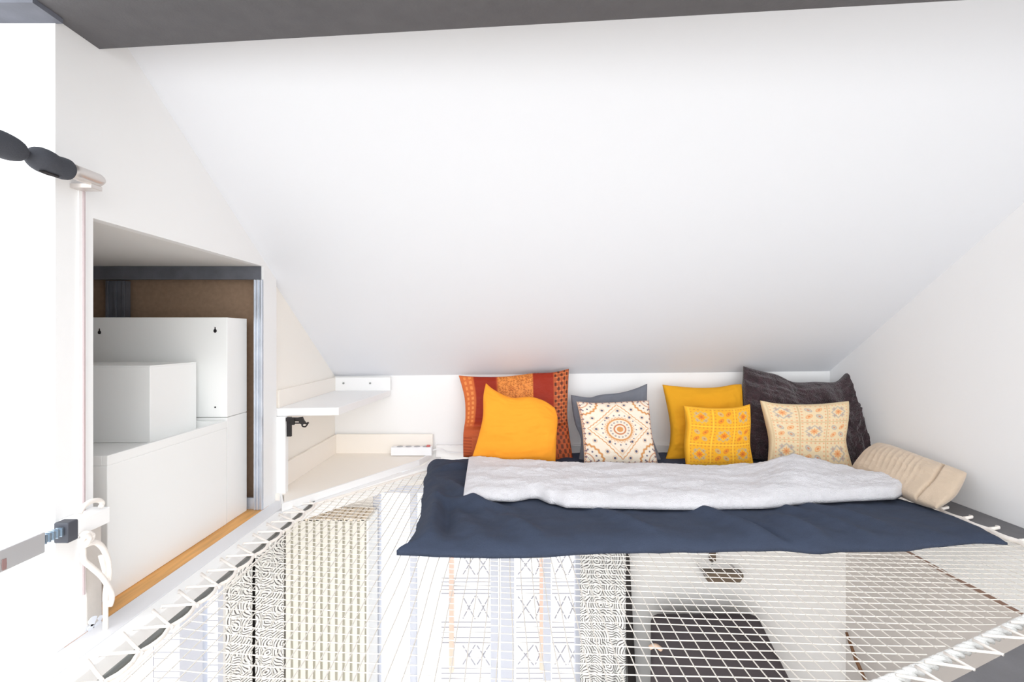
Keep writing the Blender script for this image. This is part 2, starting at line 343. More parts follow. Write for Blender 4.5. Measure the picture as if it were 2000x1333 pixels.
# ---------------------------------------------------------------- the net
XN = -.868
r0 = PH(1737, 1325, -.75); r1 = PH(1998, 1205, -.75); sl = (r1.y - r0.y) / (r1.x - r0.x)
def diag_y(x): return r0.y + sl * (x - r0.x)
POLY = [(XN, .80), (r0.x - (r0.y - .80) / sl, .80), (1.835, diag_y(1.835)), (1.835, 2.98), (-.40, 2.98), (-.445, 2.80), (-.60, 2.60), (XN, 2.24)]
def inside(x, y):
    c = False; n = len(POLY)
    for i in range(n):
        x0, y0 = POLY[i]; x1, y1 = POLY[(i + 1) % n]
        if (y0 > y) != (y1 > y) and x < (x1 - x0) * (y - y0) / (y1 - y0) + x0: c = not c
    return c
def edge_d(x, y):
    best = 9; n = len(POLY)
    for i in range(n):
        x0, y0 = POLY[i]; x1, y1 = POLY[(i + 1) % n]; dx, dy = x1 - x0, y1 - y0
        tt = max(0, min(1, ((x - x0) * dx + (y - y0) * dy) / (dx * dx + dy * dy)))
        best = min(best, math.hypot(x - x0 - tt * dx, y - y0 - tt * dy))
    return best
def net_z(x, y):
    d = edge_d(x, y) if inside(x, y) else 0
    return H(-.75) - .026 * (1 - math.exp(-d / .35)) 
t_net = root('catamaran_net', 'white netting floor stretched below the bed', 'net')
mb = MB(); pitch = .0352; rr = .00155
def run(fn, t0, t1):
    cur = []; n = int((t1 - t0) / .0352)
    for k in range(n + 1):
        x, y = fn(t0 + (t1 - t0) * k / n)
        if inside(x, y): cur.append((x, y, net_z(x, y)))
        else:
            if len(cur) > 1: mb.tube(cur, rr, 5, False)
            cur = []
    if len(cur) > 1: mb.tube(cur, rr, 5, False)
x = XN + .02; i = 0
while x < 1.84:
    ph = i * .9
    run(lambda s, x=x, ph=ph: (x + .0025 * math.sin(s * 9 + ph) + .006 * math.sin(s * 2.1), s), .8, 3.0)
    x += pitch; i += 1
y = .4; i = 0
while y < 3.15:
    ph = i * 1.3
    run(lambda s, y=y, ph=ph: (s, y - .075 * s + .0018 * math.sin(s * 11 + ph)), XN - .02, 1.86)
    y += pitch; i += 1
mb.build('mesh', NETW, t_net, smooth=True)
# border ropes along the edges
def along(pts, step=.02):
    o = []
    for a, b in zip(pts[:-1], pts[1:]):
        a = Vector(a); b = Vector(b); n = max(1, int((b - a).length / step))
        o += [a.lerp(b, k / n) for k in range(n)]
    return o + [Vector(pts[-1])]
lace_y = [.92 + .104 * k for k in range(14)]
mb = MB()
pts = []
for p in along([(XN, .82, H(-.75)), (XN, 2.24, H(-.75)), (-.60, 2.60, H(-.75)), (-.445, 2.80, H(-.75))]):
    wv = .5 + .5 * math.cos((p.y - .967) / .104 * 2 * math.pi)
    if p.y < 2.24: p.x -= .004 + .012 * wv ** 2
    pts.append(p)
mb.tube(pts, .0055, 8); mb.build('border_rope', LACEW, t_net, smooth=True)
mb = MB(); mb.tube(along([(XN + .014, .82, H(-.75)), (XN + .014, 2.22, H(-.75)), (-.59, 2.59, H(-.75)), (-.43, 2.80, H(-.75))]), .0022, 8); mb.build('border_rope', LACEW, t_net, smooth=True)
mb = MB()
pts = []
for p in along([(1.837, 2.96, H(-.748)), (1.837, diag_y(1.837), H(-.748))]):
    wv = .5 + .5 * math.cos((p.y - 1.918) / .112 * 2 * math.pi); p.x += .012 * wv ** 3; pts.append(p)
mb.tube(pts, .009, 8); mb.build('border_rope', LACEW, t_net, smooth=True)
# thick twisted rope along the diagonal near edge
mb = MB(); a = Vector((.55, diag_y(.55), H(-.748))); b = Vector((1.84, diag_y(1.84), H(-.748))); L = (b - a).length; d = (b - a).normalized(); nn = Vector((-d.y, d.x, 0))
for ph in (0, 2.094, 4.189):
    mb.tube([a + d * s + (nn * math.cos(s * 75 + ph) + Vector((0, 0, 1)) * math.sin(s * 75 + ph)) * .0075 + Vector((0, 0, -.018 * math.sin(math.pi * s / L))) for s in np.arange(0, L, .008)], .0072, 6)
mb.build('edge_rope', ROPEW, t_net, smooth=True)
# lacing: loops to the left beam
lm = None
for yk in lace_y:
    vy = yk + .047
    if lm is None:
        mb = MB()
        v = Vector((-.884, 0, 0)); h1 = Vector((-.972, .064, .006)); h2 = Vector((-.966, -.015, .004))
        mb.tube([h1 + Vector((-.003, .004, -.012)), h1, h1.lerp(v, .5) + Vector((0, 0, .0)), v + Vector((0, .002, 0)), v + Vector((.010, 0, -.004))], [.0035, .0042, .004, .004, .0035], 8)
        mb.tube([h2 + Vector((-.006, 0, -.012)), h2, h2.lerp(v, .5), v + Vector((0, -.002, .002)), v + Vector((.010, -.004, -.006))], [.003, .0038, .0038, .004, .0035], 8)
        o = mb.build('lacing_loop', LACEW, t_net, smooth=True); lm = o
    else:
        o = lm.copy(); C.objects.link(o); o.parent = t_net
    o.location = (0, vy, H(-.748))
# pegs on the right beam
lm = None
for k in range(10):
    yk = 1.806 + .112 * k
    if lm is None:
        mb = MB(); mb.tube([(0, 0, 0), (.012, -.004, .003), (.028, -.006, .006), (.032, -.001, .007), (.034, .010, .006)], [.007, .0065, .006, .006, .005], 8)
        lm = mb.build('lacing_peg', LACEW, t_net, smooth=True); o = lm
    else:
        o = lm.copy(); C.objects.link(o); o.parent = t_net
    o.location = (1.85, yk, H(-.744))
# lacing from twisted rope to the diagonal beam
for k in range(5):
    ub_k = 1842 + 56 * k; vb = 1333 - .52 * (ub_k - 1853) - 3
    e = PH(ub_k, vb, -.742)
    for du in (54, 92):
        u0 = ub_k - du; b1 = PH(u0, 1325 - .46 * (u0 - 1737), -.746)
        mb = MB(); mb.tube([b1, b1.lerp(e, .5), e, e + nq * .006 + Vector((0, 0, .0))], .0034, 8)
        mb.build('lacing_strand', LACEW, t_net, smooth=True)
# grey tube inside the left edge
mb = MB(); mb.tube([(-.902, .7, H(-.758)), (-.902, 2.26, H(-.758))], .0085, 14)
tag(mb.build('edge_tube', TUBEG, smooth=True), 'grey steel tube running inside the laced left edge of the net', 'tube')

# ---------------------------------------------------------------- cloth helpers
def fbm(x, y, z, oc=4): return mnoise.fractal(Vector((x, y, z)), 1.0, 2.0, oc)
def lerp_tab(tab, x):
    if x <= tab[0][0]: return tab[0][1]
    for (a, va), (b, vb) in zip(tab[:-1], tab[1:]):
        if x <= b:
            q = (x - a) / (b - a); q = q * q * (3 - 2 * q); return va + (vb - va) * q
    return tab[-1][1]
def grid_solid(name, m, nx, ny, top, bot, parent=None, colors=None):
    """closed sheet from two functions of (s,t) giving points"""
    V = []; Fc = []
    idx = lambda i, j, k: k * (nx + 1) * (ny + 1) + j * (nx + 1) + i
    for fn in (top, bot):
        for j in range(ny + 1):
            for i in range(nx + 1): V.append(tuple(fn(i / nx, j / ny)))
    for j in range(ny):
        for i in range(nx):
            Fc.append((idx(i, j, 0), idx(i + 1, j, 0), idx(i + 1, j + 1, 0), idx(i, j + 1, 0)))
            Fc.append((idx(i, j, 1), idx(i, j + 1, 1), idx(i + 1, j + 1, 1), idx(i + 1, j, 1)))
    for i in range(nx):
        Fc.append((idx(i, 0, 0), idx(i, 0, 1), idx(i + 1, 0, 1), idx(i + 1, 0, 0)))
        Fc.append((idx(i, ny, 0), idx(i + 1, ny, 0), idx(i + 1, ny, 1), idx(i, ny, 1)))
    for j in range(ny):
        Fc.append((idx(0, j, 0), idx(0, j + 1, 0), idx(0, j + 1, 1), idx(0, j, 1)))
        Fc.append((idx(nx, j, 0), idx(nx, j, 1), idx(nx, j + 1, 1), idx(nx, j + 1, 0)))
    me = bpy.data.meshes.new(name); me.from_pydata(V, [], Fc); me.update()
    bm = bmesh.new(); bm.from_mesh(me); bmesh.ops.recalc_face_normals(bm, faces=bm.faces); bm.to_mesh(me); bm.free()
    o = bpy.data.objects.new(name, me); C.objects.link(o); me.materials.append(m)
    me.polygons.foreach_set('use_smooth', [True] * len(me.polygons))
    if parent: o.parent = parent
    if colors is not None:
        ca = me.color_attributes.new('pattern', 'FLOAT_COLOR', 'POINT')
        s, t = np.meshgrid(np.linspace(0, 1, nx + 1), np.linspace(0, 1, ny + 1))
        rgb = colors(s, t)   # (ny+1,nx+1,3) sRGB 0..255
        c = np.clip(rgb / 255., 0, 1); c = np.where(c <= .04045, c / 12.92, ((c + .055) / 1.055) ** 2.4)
        buf = np.ones(((nx + 1) * (ny + 1) * 2, 4)); flat = c.reshape(-1, 3)
        buf[:len(flat), :3] = flat; buf[len(flat):, :3] = flat
        ca.data.foreach_set('color', buf.ravel().astype(np.float32))
    return o

# ---------------------------------------------------------------- mattress (navy quilt)
NAVY = mat('navy_seersucker', (55, 64, 83), .9, bump=.35, bscale=140, var=.10, vscale=9, stretch=(1, 3.5, 1))
FRONT = [(0, 1.735), (.1, 1.722), (.2, 1.725), (.35, 1.758), (.5, 1.765), (.62, 1.775), (.68, 1.745), (.72, 1.76), (.82, 1.76), (.88, 1.79), (.95, 1.805), (1, 1.785)]
LEFT = [(0, -.405), (.04, -.380), (.12, -.372), (.3, -.385), (.5, -.415), (.75, -.455), (1, -.475)]
RIGHT = [(0, 1.785), (.05, 1.80), (.12, 1.818), (.22, 1.812), (.42, 1.765), (.7, 1.72), (1, 1.70)]
def mat_xy(s, t):
    xl = lerp_tab(LEFT, t); xr = lerp_tab(RIGHT, t); yf = lerp_tab(FRONT, s); yk = 2.86 + (3.03 - 2.86) * min(1, s * 3)
    x = xl + (xr - xl) * s; y = yf + (yk - yf) * t
    e = .007 * fbm(x * 8, y * 8, 3)
    return x + e, y + e * (1 - t)
WR = [  # wrinkles: x0,y0,x1,y1,width,height
    (.55, 1.78, .30, 2.10, .03, .010), (.95, 1.76, .70, 2.15, .035, .012), (1.02, 1.76, .82, 2.05, .02, -.010), (1.12, 1.77, 1.0, 2.0, .03, .012),
    (1.3, 1.8, 1.05, 2.2, .03, .008), (-.30, 1.80, -.36, 2.4, .03, .014), (-.24, 1.80, -.28, 2.2, .025, -.010), (-.1, 2.0, -.35, 2.5, .03, .010),
    (.1, 1.78, -.05, 2.0, .035, .010), (.0, 2.05, -.45, 2.22, .03, .010), (1.45, 1.85, 1.2, 2.15, .04, .009), (-.4, 2.62, -.2, 2.70, .03, .012)]
def wr(x, y):
    z = 0.012 * max(0, fbm(x * 2.2 + y * 1.6, y * .9 - x * .5, 21) + .1) * math.sin(x * 26 + y * 20 + 2 * fbm(x * 2, y * 2, 8))
    for x0, y0, x1, y1, wd, hh in WR:
        dx, dy = x1 - x0, y1 - y0; q = max(0, min(1, ((x - x0) * dx + (y - y0) * dy) / (dx * dx + dy * dy)))
        dd = math.hypot(x - x0 - q * dx, y - y0 - q * dy); z += 2.6 * hh * math.exp(-(dd / wd) ** 2) * math.sin(math.pi * min(.999, q * .9 + .1))
    return z
def mtop(s, t):
    x, y = mat_xy(s, t)
    dx = min(s, 1 - s) * 2.1; dy = min(t, 1 - t) * 1.2; dd = min(dx, dy)
    k = 1 - math.exp(-dd / .028)
    lip = .016 + .038 * k
    z = net_z(x, y) + .004 + lip * (1 - .55 * max(0, s - .75) * 4) + k * (.006 * fbm(x * 5, y * 5, 0) + wr(x, y) + .0022 * fbm(x * 22, y * 30, 5))
    return (x, y, z)
def mbot(s, t):
    x, y = mat_xy(s, t); return (x, y, net_z(x, y) + .003)
grid_solid('quilt', NAVY, 260, 130, mtop, mbot)
tag(bpy.data.objects['quilt'], 'navy blue seersucker quilt mattress spread over the net', 'mattress')

# ---------------------------------------------------------------- fur throw
FUR = mat('pale_grey_fur', (232, 230, 234), .95, bump=.8, bscale=260, var=.05, vscale=30, sheen=.3)
TF = [(905, 974), (950, 976), (1000, 977), (1045, 971), (1080, 982), (1110, 989), (1200, 991), (1350, 993), (1480, 991), (1600, 980), (1680, 976), (1745, 973), (1775, 962), (1795, 940)]
TB = [(916, 893), (960, 896), (1000, 900), (1130, 905), (1250, 905), (1400, 911), (1480, 907), (1520, 896), (1550, 890), (1590, 897), (1640, 911), (1700, 924), (1750, 930), (1795, 934)]
def thr_h(s):
    return -.645 + .05 * math.exp(-((s - .725) / .07) ** 2)
def thr_xy(s, t):
    uf = 905 + (1795 - 905) * s; ub_ = 916 + (1795 - 916) * s
    a = PH(uf, lerp_tab(TF, uf), -.70); b = PH(ub_, lerp_tab(TB, ub_), thr_h(s))
    return a, b
def ttop(s, t):
    a, b = thr_xy(s, t); x = a.x + (b.x - a.x) * t; y = a.y + (b.y - a.y) * t
    dd = min(min(s, 1 - s) * 1.9, t * .5); k = 1 - math.exp(-dd / .022)
    base = -.692 + (thr_h(s) + .692) * (t ** .6)
    z = H(base) + .022 * k * (1 - t * .75) + k * (.009 * fbm(x * 5, y * 11, 9) + .006 * math.sin(y * 42 + 2.5 * fbm(x * 2, y * 2, 4)) * max(0, fbm(x * 3, y * 3, 14) + .3) + .003 * fbm(x * 40, y * 40, 2, 3) + .0015 * fbm(x * 120, y * 120, 7, 2)) + .006 * math.sin(x * 9 + y * 3) * k * (1 - t)
    return (x, y, z)
def tbot(s, t):
    a, b = thr_xy(s, t); x = a.x + (b.x - a.x) * t; y = a.y + (b.y - a.y) * t
    return (x, y, H(-.708 + (thr_h(s) - .012 + .708) * (t ** .8)) )
o = grid_solid('fur_throw', FUR, 300, 90, ttop, tbot)
tag(o, 'pale grey faux fur throw laid across the navy quilt', 'blanket')

# ---------------------------------------------------------------- cushions
def poly_at(pts, q):
    n = len(pts) - 1; x = q * n; i = min(n - 1, int(x)); fr = x - i
    P = [pts[max(0, i - 1)], pts[i], pts[i + 1], pts[min(n, i + 2)]]
    out = []
    for k in (0, 1):
        a, b, c, d_ = (p[k] for p in P)
        out.append(.5 * ((2 * b) + (c - a) * fr + (2 * a - 5 * b + 4 * c - d_) * fr * fr + (3 * b - a - 3 * c + d_) * fr ** 3))
    return out
def cushion(name, label, m, top, right, bottom, left, ydep, th, colors=None, n=60, wrink=.004, seed=0, wscale=7, cat='cushion', fold=None, parent=None, flat=.42):
    """outline polylines in photograph pixels: top L->R, right T->B, bottom L->R, left T->B; ydep = depth at TL,TR,BR,BL"""
    TL, TR, BR, BL = top[0], top[-1], bottom[-1], bottom[0]
    iy = [1 / q for q in ydep]
    def mid(s, t):
        T = poly_at(top, s); B = poly_at(bottom, s); L = poly_at(left, t); Rr = poly_at(right, t)
        p = [(1 - t) * T[k] + t * B[k] + (1 - s) * L[k] + s * Rr[k] - ((1 - s) * (1 - t) * TL[k] + s * (1 - t) * TR[k] + s * t * BR[k] + (1 - s) * t * BL[k]) for k in (0, 1)]
        q = 1 / ((1 - t) * ((1 - s) * iy[0] + s * iy[1]) + t * ((1 - s) * iy[3] + s * iy[2]))
        return PY(p[0], p[1], q)
    c00, c10, c01 = mid(.5, .1), mid(.9, .5), mid(.1, .5)
    nrm = (mid(.9, .5) - mid(.1, .5)).cross(mid(.5, .9) - mid(.5, .1)).normalized()
    if nrm.y > 0: nrm = -nrm
    def puff(s, t): return (max(0, 16 * s * (1 - s) * t * (1 - t))) ** flat
    def ft(s, t):
        pf = puff(s, t); p = mid(s, t)
        wv = wrink * (fbm(s * wscale, t * wscale, seed) + .6 * fbm(s * wscale * .6 + t * 4, t * wscale * 2.2, seed + 9))
        if fold: wv += fold(s, t)
        return p + nrm * (th / 2 * pf + wv * min(1, pf * 2) + .003)
    def fb(s, t):
        return mid(s, t) - nrm * (th / 2 * puff(s, t) + .003)
    o = grid_solid(name, m, n, n, ft, fb, parent, colors)
    if label: tag(o, label, cat)
    return o, mid, nrm

# pattern colours
def base(s, rgb): return np.ones(s.shape + (3,)) * np.array(rgb, float)
def put(img, mask, rgb, a=1.0):
    mk = np.clip(mask, 0, 1)[..., None] * a; return img * (1 - mk) + np.array(rgb, float) * mk
def sm(x, w_): return np.clip(.5 - x / w_, 0, 1)
rng = np.random.RandomState(3)
def mandala(s, t):
    x = s * 2 - 1; y = t * 2 - 1; r = np.hypot(x, y); a = np.arctan2(y, x)
    OR = (214, 150, 92); DO = (196, 120, 78); DK = (92, 88, 108); LC = (238, 222, 204)
    im = base(s, (242, 228, 210))
    im = put(im, sm(r - .44 - .02 * np.cos(a * 24), .02), LC)
    im = put(im, sm(np.abs(r - .33) - .022, .02), OR)
    im = put(im, sm(np.abs(r - .375 - .02 * np.cos(a * 28)) - .012, .02), OR, .7)
    im = put(im, sm(np.abs(r - .15) - .018, .02), DO)
    im = put(im, sm(r - .085, .02), OR)
    def dots(im, rad, n, size, col, ph=0):
        da = (a + ph + np.pi) % (2 * np.pi / n) - np.pi / n
        return put(im, sm(np.hypot(rad * da, r - rad) - size, .016), col)
    im = dots(im, .24, 16, .022, DK); im = dots(im, .235, 16, .012, (240, 225, 205)); im = dots(im, .46, 20, .018, DK, .1)
    dm = np.abs(x) / .86 + np.abs(y) / .86
    sc_ = .015 * np.cos((x - y) * 36) + .015 * np.cos((x + y) * 36)
    im = put(im, sm(np.abs(dm - .93 + sc_) - .024, .02), OR); im = put(im, sm(np.abs(dm - .82) - .012, .02), (226, 180, 134), .8)
    for cx, cy in ((-.93, -.93), (.93, -.93), (-.93, .93), (.93, .93)):
        rc = np.hypot(x - cx, y - cy); ac = np.arctan2(y - cy, x - cx)
        im = put(im, sm(np.abs(rc - .46 - .015 * np.cos(ac * 24)) - .026, .02), OR); im = put(im, sm(np.abs(rc - .24) - .012, .02), DO, .8)
        da = (ac + np.pi) % (2 * np.pi / 16) - np.pi / 16
        im = put(im, sm(np.hypot(.34 * da, rc - .34) - .022, .016), DK); im = put(im, sm(np.hypot(.14 * da * 2, rc - .14) - .02, .016), DK, .8)
    for px, py in [(.0, .6), (0, -.6), (.6, 0), (-.6, 0), (.38, .62), (-.38, .62), (.38, -.62), (-.38, -.62), (.66, .36), (.66, -.36), (-.66, .36), (-.66, -.36), (.3, .38), (-.3, .38), (.3, -.38), (-.3, -.38), (.2, .78), (-.2, .78), (.2, -.78), (-.2, -.78), (.78, .16), (-.78, .16), (.8, -.2), (-.8, -.2)]:
        im = put(im, sm(np.hypot(x - px, y - py) - .032, .016), DK); im = put(im, sm(np.abs(np.hypot(x - px, y - py) - .055) - .006, .014), OR, .6)
    ed = np.maximum(np.abs(x), np.abs(y))
    wv = np.where(np.abs(x) > np.abs(y), y, x)
    im = put(im, sm(np.abs(ed - .93 + .02 * np.cos(wv * 40)) - .012, .02), DO, .9)
    im = put(im, sm(np.abs(ed - .93) - .05, .01) * (np.cos(wv * 40) > .75), (120, 96, 110), .8)
    im = put(im, sm(.975 - ed, .02), (238, 210, 184))
    return im
def patchwork(bgc, c1, c2, dot, lines, strong):
    def fn(s, t):
        im = base(s, bgc); x = (s - .06) / .88; y = (t - .06) / .88
        im = im + (np.sin(s * 300)[..., None] * 2)
        gx = x * 3; gy = y * 3; ci = np.floor(gx); cj = np.floor(gy); lx = (gx - ci) * 2 - 1; ly = (gy - cj) * 2 - 1
        ins = (x > 0) * (x < 1) * (y > 0) * (y < 1)
        kind = ((ci + cj) % 2)
        # four petals in each patch
        for qx, qy in ((-.36, -.36), (.36, -.36), (-.36, .36), (.36, .36)):
            dx, dy = lx - qx, ly - qy; sgn = np.sign(qx * qy)
            aa = (dx + sgn * dy) / 1.414; bb = (dx - sgn * dy) / 1.414
            pet = (aa / .30) ** 2 + (bb / .19) ** 2
            c = c1 if qx * qy < 0 else c2
            mk = ins * (kind == 1)
            im = put(im, sm(pet - 1, .25) * mk, c, strong); im = put(im, sm(np.abs(pet - .35) - .12, .15) * mk, bgc, .7)
            im = put(im, sm(pet - .12, .1) * mk, dot, .7)
            mk = ins * (kind == 0)
            star = np.hypot(dx, dy)
            im = put(im, sm(star - .17 - .05 * np.cos(4 * np.arctan2(dy, dx)), .06) * mk, c2, strong * .9)
            im = put(im, sm(star - .06, .05) * mk, dot, .6)
        r = np.hypot(lx, ly); a = np.arctan2(ly, lx); mk = ins * (kind == 0)
        dm = np.abs(lx) + np.abs(ly)
        im = put(im, sm(np.abs(dm - .62) - .07, .06) * mk, c2, strong * .8)
        im = put(im, sm(r - .26 - .07 * np.cos(8 * a), .06) * mk, c1, strong); im = put(im, sm(r - .08, .05) * mk, dot, .8)
        # stitched dots and seams
        dd = np.hypot(((gx * 6) % 1) - .5, ((gy * 6) % 1) - .5)
        edge = np.minimum(np.minimum(1 - np.abs(lx), 1 - np.abs(ly)), 1)
        im = put(im, sm(dd - .22, .15) * ins * (edge > .10) * (edge < .32), dot, .45)
        im = put(im, sm(edge - .05, .03) * ins, lines, .8)
        brd = np.maximum(np.abs(s * 2 - 1), np.abs(t * 2 - 1))
        im = put(im, sm(np.abs(brd - .90) - .008, .01), lines, .7)
        return im
    return fn
def silk(s, t):
    im = base(s, (188, 84, 38)); nz = rng.rand(*s.shape)
    gold = (222, 138, 62); red = (150, 38, 10); cop = (176, 84, 44)
    def band(a, b, c, al=1): return sm(np.abs(s - (a + b) / 2) - (b - a) / 2, .012)
    im = put(im, band(.0, .14, 0), (206, 104, 48)); im = put(im, band(.14, .32, 0), red); im = put(im, band(.33, .60, 0), gold)
    im = put(im, band(.60, .80, 0), red); im = put(im, band(.80, 1.0, 0), cop)
    mk = band(.02, .13, 0)
    im = put(im, mk * ((np.sin(s * 130) > .2) & (np.sin(t * 110 + s * 30) > -.3)), (236, 158, 84), .7)
    mk = band(.33, .60, 0); im = put(im, mk * (np.sin(s * 170 + 4 * np.sin(t * 60)) * np.sin(t * 150 + 3 * np.sin(s * 50)) > .05), (150, 70, 24), .6)
    im = put(im, mk * (nz > .7), (240, 170, 90), .4)
    mk = band(.81, .99, 0); q = np.sin(s * 90) * np.sin(t * 75)
    im = put(im, mk * (q > .3), (60, 30, 22), .75); im = put(im, mk * (np.abs(q) < .12), (226, 140, 80), .7)
    low = np.clip((t - .55) * 8, 0, 1); lowc = base(s, (192, 90, 46)); lowc = put(lowc, (s > .8) * (np.sin(s * 100) * np.sin(t * 80) > .1), (84, 44, 28), .7)
    lowc = put(lowc, (t > .78) * (np.sin(t * 210) > .3) * (s < .14), (140, 50, 24), .5)
    return im * (1 - low[..., None]) + lowc * low[..., None]
PAT = mat('embroidered_cotton', (255, 255, 255), .85, bump=.35, bscale=240, attr=True)
SILK = mat('silk_and_velvet', (255, 255, 255), .6, bump=.2, bscale=160, attr=True)
MARI = mat('marigold_cotton', (250, 160, 42), .85, bump=.12, bscale=300, var=.02)
MUST = mat('mustard_cotton', (224, 160, 28), .85, bump=.12, bscale=300, var=.03)
GREY = mat('grey_cotton', (116, 119, 128), .9, bump=.15, bscale=300, var=.04)
BFUR = mat('dark_brown_fur', (58, 38, 44), .85, bump=1.0, bscale=160, var=.6, vscale=38, sheen=.4)
CORD = mat('beige_plush', (204, 184, 162), .9, bump=.2, bscale=200, var=.05, vscale=20, sheen=.3)
YB = lambda v, h=-.680: -h * F / (v - 658)

def wr_silk(s, t): return .010 * math.sin(t * 42 + 3 * s) * max(0, 1 - abs(t - .62) / .16)
cushion('silk_cushion', 'large orange silk and red velvet striped cushion against knee wall', SILK,
    [(896, 734), (940, 737), (990, 736), (1040, 730), (1080, 728), (1111, 721)], [(1111, 721), (1109, 770), (1108, 812), (1112, 850), (1120, 903)],
    [(905, 893), (960, 898), (1060, 904), (1120, 903)], [(896, 734), (907, 775), (909, 815), (905, 850), (905, 893)], (2.99, 2.99, 2.85, 2.87), .12, silk, 170, .004, 1, fold=wr_silk)
cushion('marigold_cushion', 'bright marigold orange cushion with one pointed ear, front left', MARI,
    [(949, 749), (968, 764), (1000, 778), (1035, 776), (1062, 784), (1084, 798)], [(1084, 798), (1089, 820), (1087, 850), (1085, 903)],
    [(920, 900), (970, 905), (1040, 906), (1085, 903)], [(949, 749), (944, 775), (943, 815), (934, 855), (920, 900)], (2.80, 2.80, 2.69, 2.69), .13, None, 80, .009, 2, 4)
cushion('grey_cushion', 'plain grey cotton cushion behind the mandala cushion', GREY,
    [(1115, 772), (1150, 777), (1172, 772), (1210, 768), (1240, 760), (1264, 750)], [(1264, 750), (1264, 800), (1272, 850), (1293, 903)],
    [(1130, 900), (1180, 905), (1240, 905), (1293, 903)], [(1115, 772), (1118, 800), (1124, 830), (1135, 860), (1130, 900)], (2.97, 2.97, 2.84, 2.84), .09, None, 80, .010, 3, 5)
cushion('mandala_cushion', 'cream cushion embroidered with an orange mandala and diamond', PAT,
    [(1126, 785), (1160, 788), (1200, 787), (1235, 785), (1267, 783)], [(1267, 783), (1269, 820), (1274, 860), (1284, 905)],
    [(1141, 905), (1190, 909), (1240, 909), (1284, 905)], [(1126, 785), (1134, 820), (1139, 860), (1141, 905)], (2.83, 2.83, 2.69, 2.69), .11, mandala, 190, .0015, 4)
cushion('mustard_cushion', 'plain mustard yellow cushion leaning on the knee wall', MUST,
    [(1294, 752), (1320, 755), (1360, 758), (1400, 757), (1430, 752), (1448, 751)], [(1448, 751), (1449, 800), (1452, 850), (1462, 893)],
    [(1300, 897), (1350, 903), (1420, 900), (1462, 893)], [(1294, 752), (1303, 790), (1310, 830), (1309, 865), (1300, 897)], (2.98, 2.98, 2.86, 2.86), .12, None, 80, .008, 5, 5)
mb_ = cushion('patchwork_cushion', 'golden yellow patchwork cushion in front of the mustard one', PAT,
    [(1335, 793), (1370, 797), (1410, 798), (1440, 796), (1464, 790)], [(1464, 790), (1464, 830), (1463, 870), (1471, 908)],
    [(1340, 909), (1380, 912), (1430, 912), (1471, 908)], [(1335, 793), (1340, 830), (1337, 870), (1340, 909)], (2.80, 2.80, 2.69, 2.69), .11,
    patchwork((247, 178, 44), (232, 124, 44), (196, 176, 150), (196, 108, 70), (255, 205, 70), .85), 190, .002, 6)
cushion('fur_cushion', 'large dark brown fur cushion in the right corner', BFUR,
    [(1452, 716), (1480, 724), (1515, 732), (1545, 745), (1590, 744), (1630, 743), (1652, 724), (1669, 709)], [(1670, 714), (1682, 765), (1680, 800), (1692, 845), (1706, 876)],
    [(1458, 895), (1530, 905), (1640, 915), (1690, 914), (1706, 876)], [(1452, 716), (1451, 770), (1455, 830), (1458, 895)], (3.00, 2.97, 2.76, 2.86), .14, None, 110, .012, 7, 9)
cushion('floral_cushion', 'beige embroidered cushion with pale orange and grey motifs', PAT,
    [(1485, 783), (1515, 789), (1560, 791), (1600, 790), (1630, 787), (1657, 784)], [(1657, 784), (1655, 820), (1650, 865), (1665, 918)],
    [(1500, 905), (1550, 912), (1610, 918), (1665, 918)], [(1485, 783), (1495, 820), (1503, 860), (1500, 905)], (2.79, 2.79, 2.66, 2.69), .11,
    patchwork((238, 216, 178), (238, 164, 104), (182, 172, 168), (226, 130, 80), (214, 184, 140), .8), 190, .003, 8)
def ridges(s, t): return .0035 * max(-.2, math.sin(s * 112 + t * 3)) * (1 if s < .62 else max(0, 1 - (s - .62) * 12)) * math.exp(-((t - .45) / .33) ** 2) - .016 * math.exp(-((s - .80 + .12 * (t - .4) ** 2) / .012) ** 2) * (t > .08)
cushion('plush_cushion', 'beige ribbed plush cushion resting against the right wall', CORD,
    [(1716, 867), (1745, 876), (1790, 893), (1840, 910), (1888, 925)], [(1888, 925), (1878, 945), (1862, 968), (1828, 994)],
    [(1663, 916), (1720, 945), (1775, 975), (1828, 994)], [(1716, 867), (1695, 880), (1677, 898), (1663, 916)], (2.62, 2.12, 2.03, 2.50), .11, None, 120, .003, 11, 5, fold=ridges, flat=.5)

# ---------------------------------------------------------------- lower room
YW = 3.0
def wx(u, Y=YW): return (u - 1000) * Y / F
zt = H(-.84)
mb = MB()
w1a, w1b, w2a, w2b = wx(120), wx(436), wx(728), wx(1136)
for x0, x1 in ((-3.2, w1a), (w1b, w2a), (w2b, 2.03)): mb.box(x0, x1, YW, YW + .07, 0, zt)
mb.box(w1a, w1b, YW, YW + .07, H(-.9), zt); mb.box(w2a, w2b, YW, YW + .07, H(-.9), zt)
mb.box(w1a, w1b, YW, YW + .07, 0, .2)
struct(mb.build('wall_lower_back', LOWW), 'pale wall of the room below the net')
mb = MB(); mb.box(2.02, 2.08, -5.0, YW, 0, H(-.76)); struct(mb.build('wall_lower_right', mat('lower_side_paint', (222, 216, 212), .8)), 'greyish side wall of the room below')
mb = MB(); mb.box(1.872, 2.0, -.6, 2.99, H(-1.012), H(-.770)); struct(mb.build('trim_6', WWOOD), 'white rim board under the right frame beam')
mb = MB(); mb.box(1.874, 2.0, -.6, 2.985, H(-1.028), H(-1.0125)); struct(mb.build('trim_7', mat('brown_gap', (150, 122, 108), .8)), 'thin brown line below the rim board')
mb = MB(); mb.box(-3.3, 3.0, -5.0, 3.4, -.06, 0); struct(mb.build('floor', mat('pale_floor', (226, 218, 208), .4)), 'pale floor of the room below')
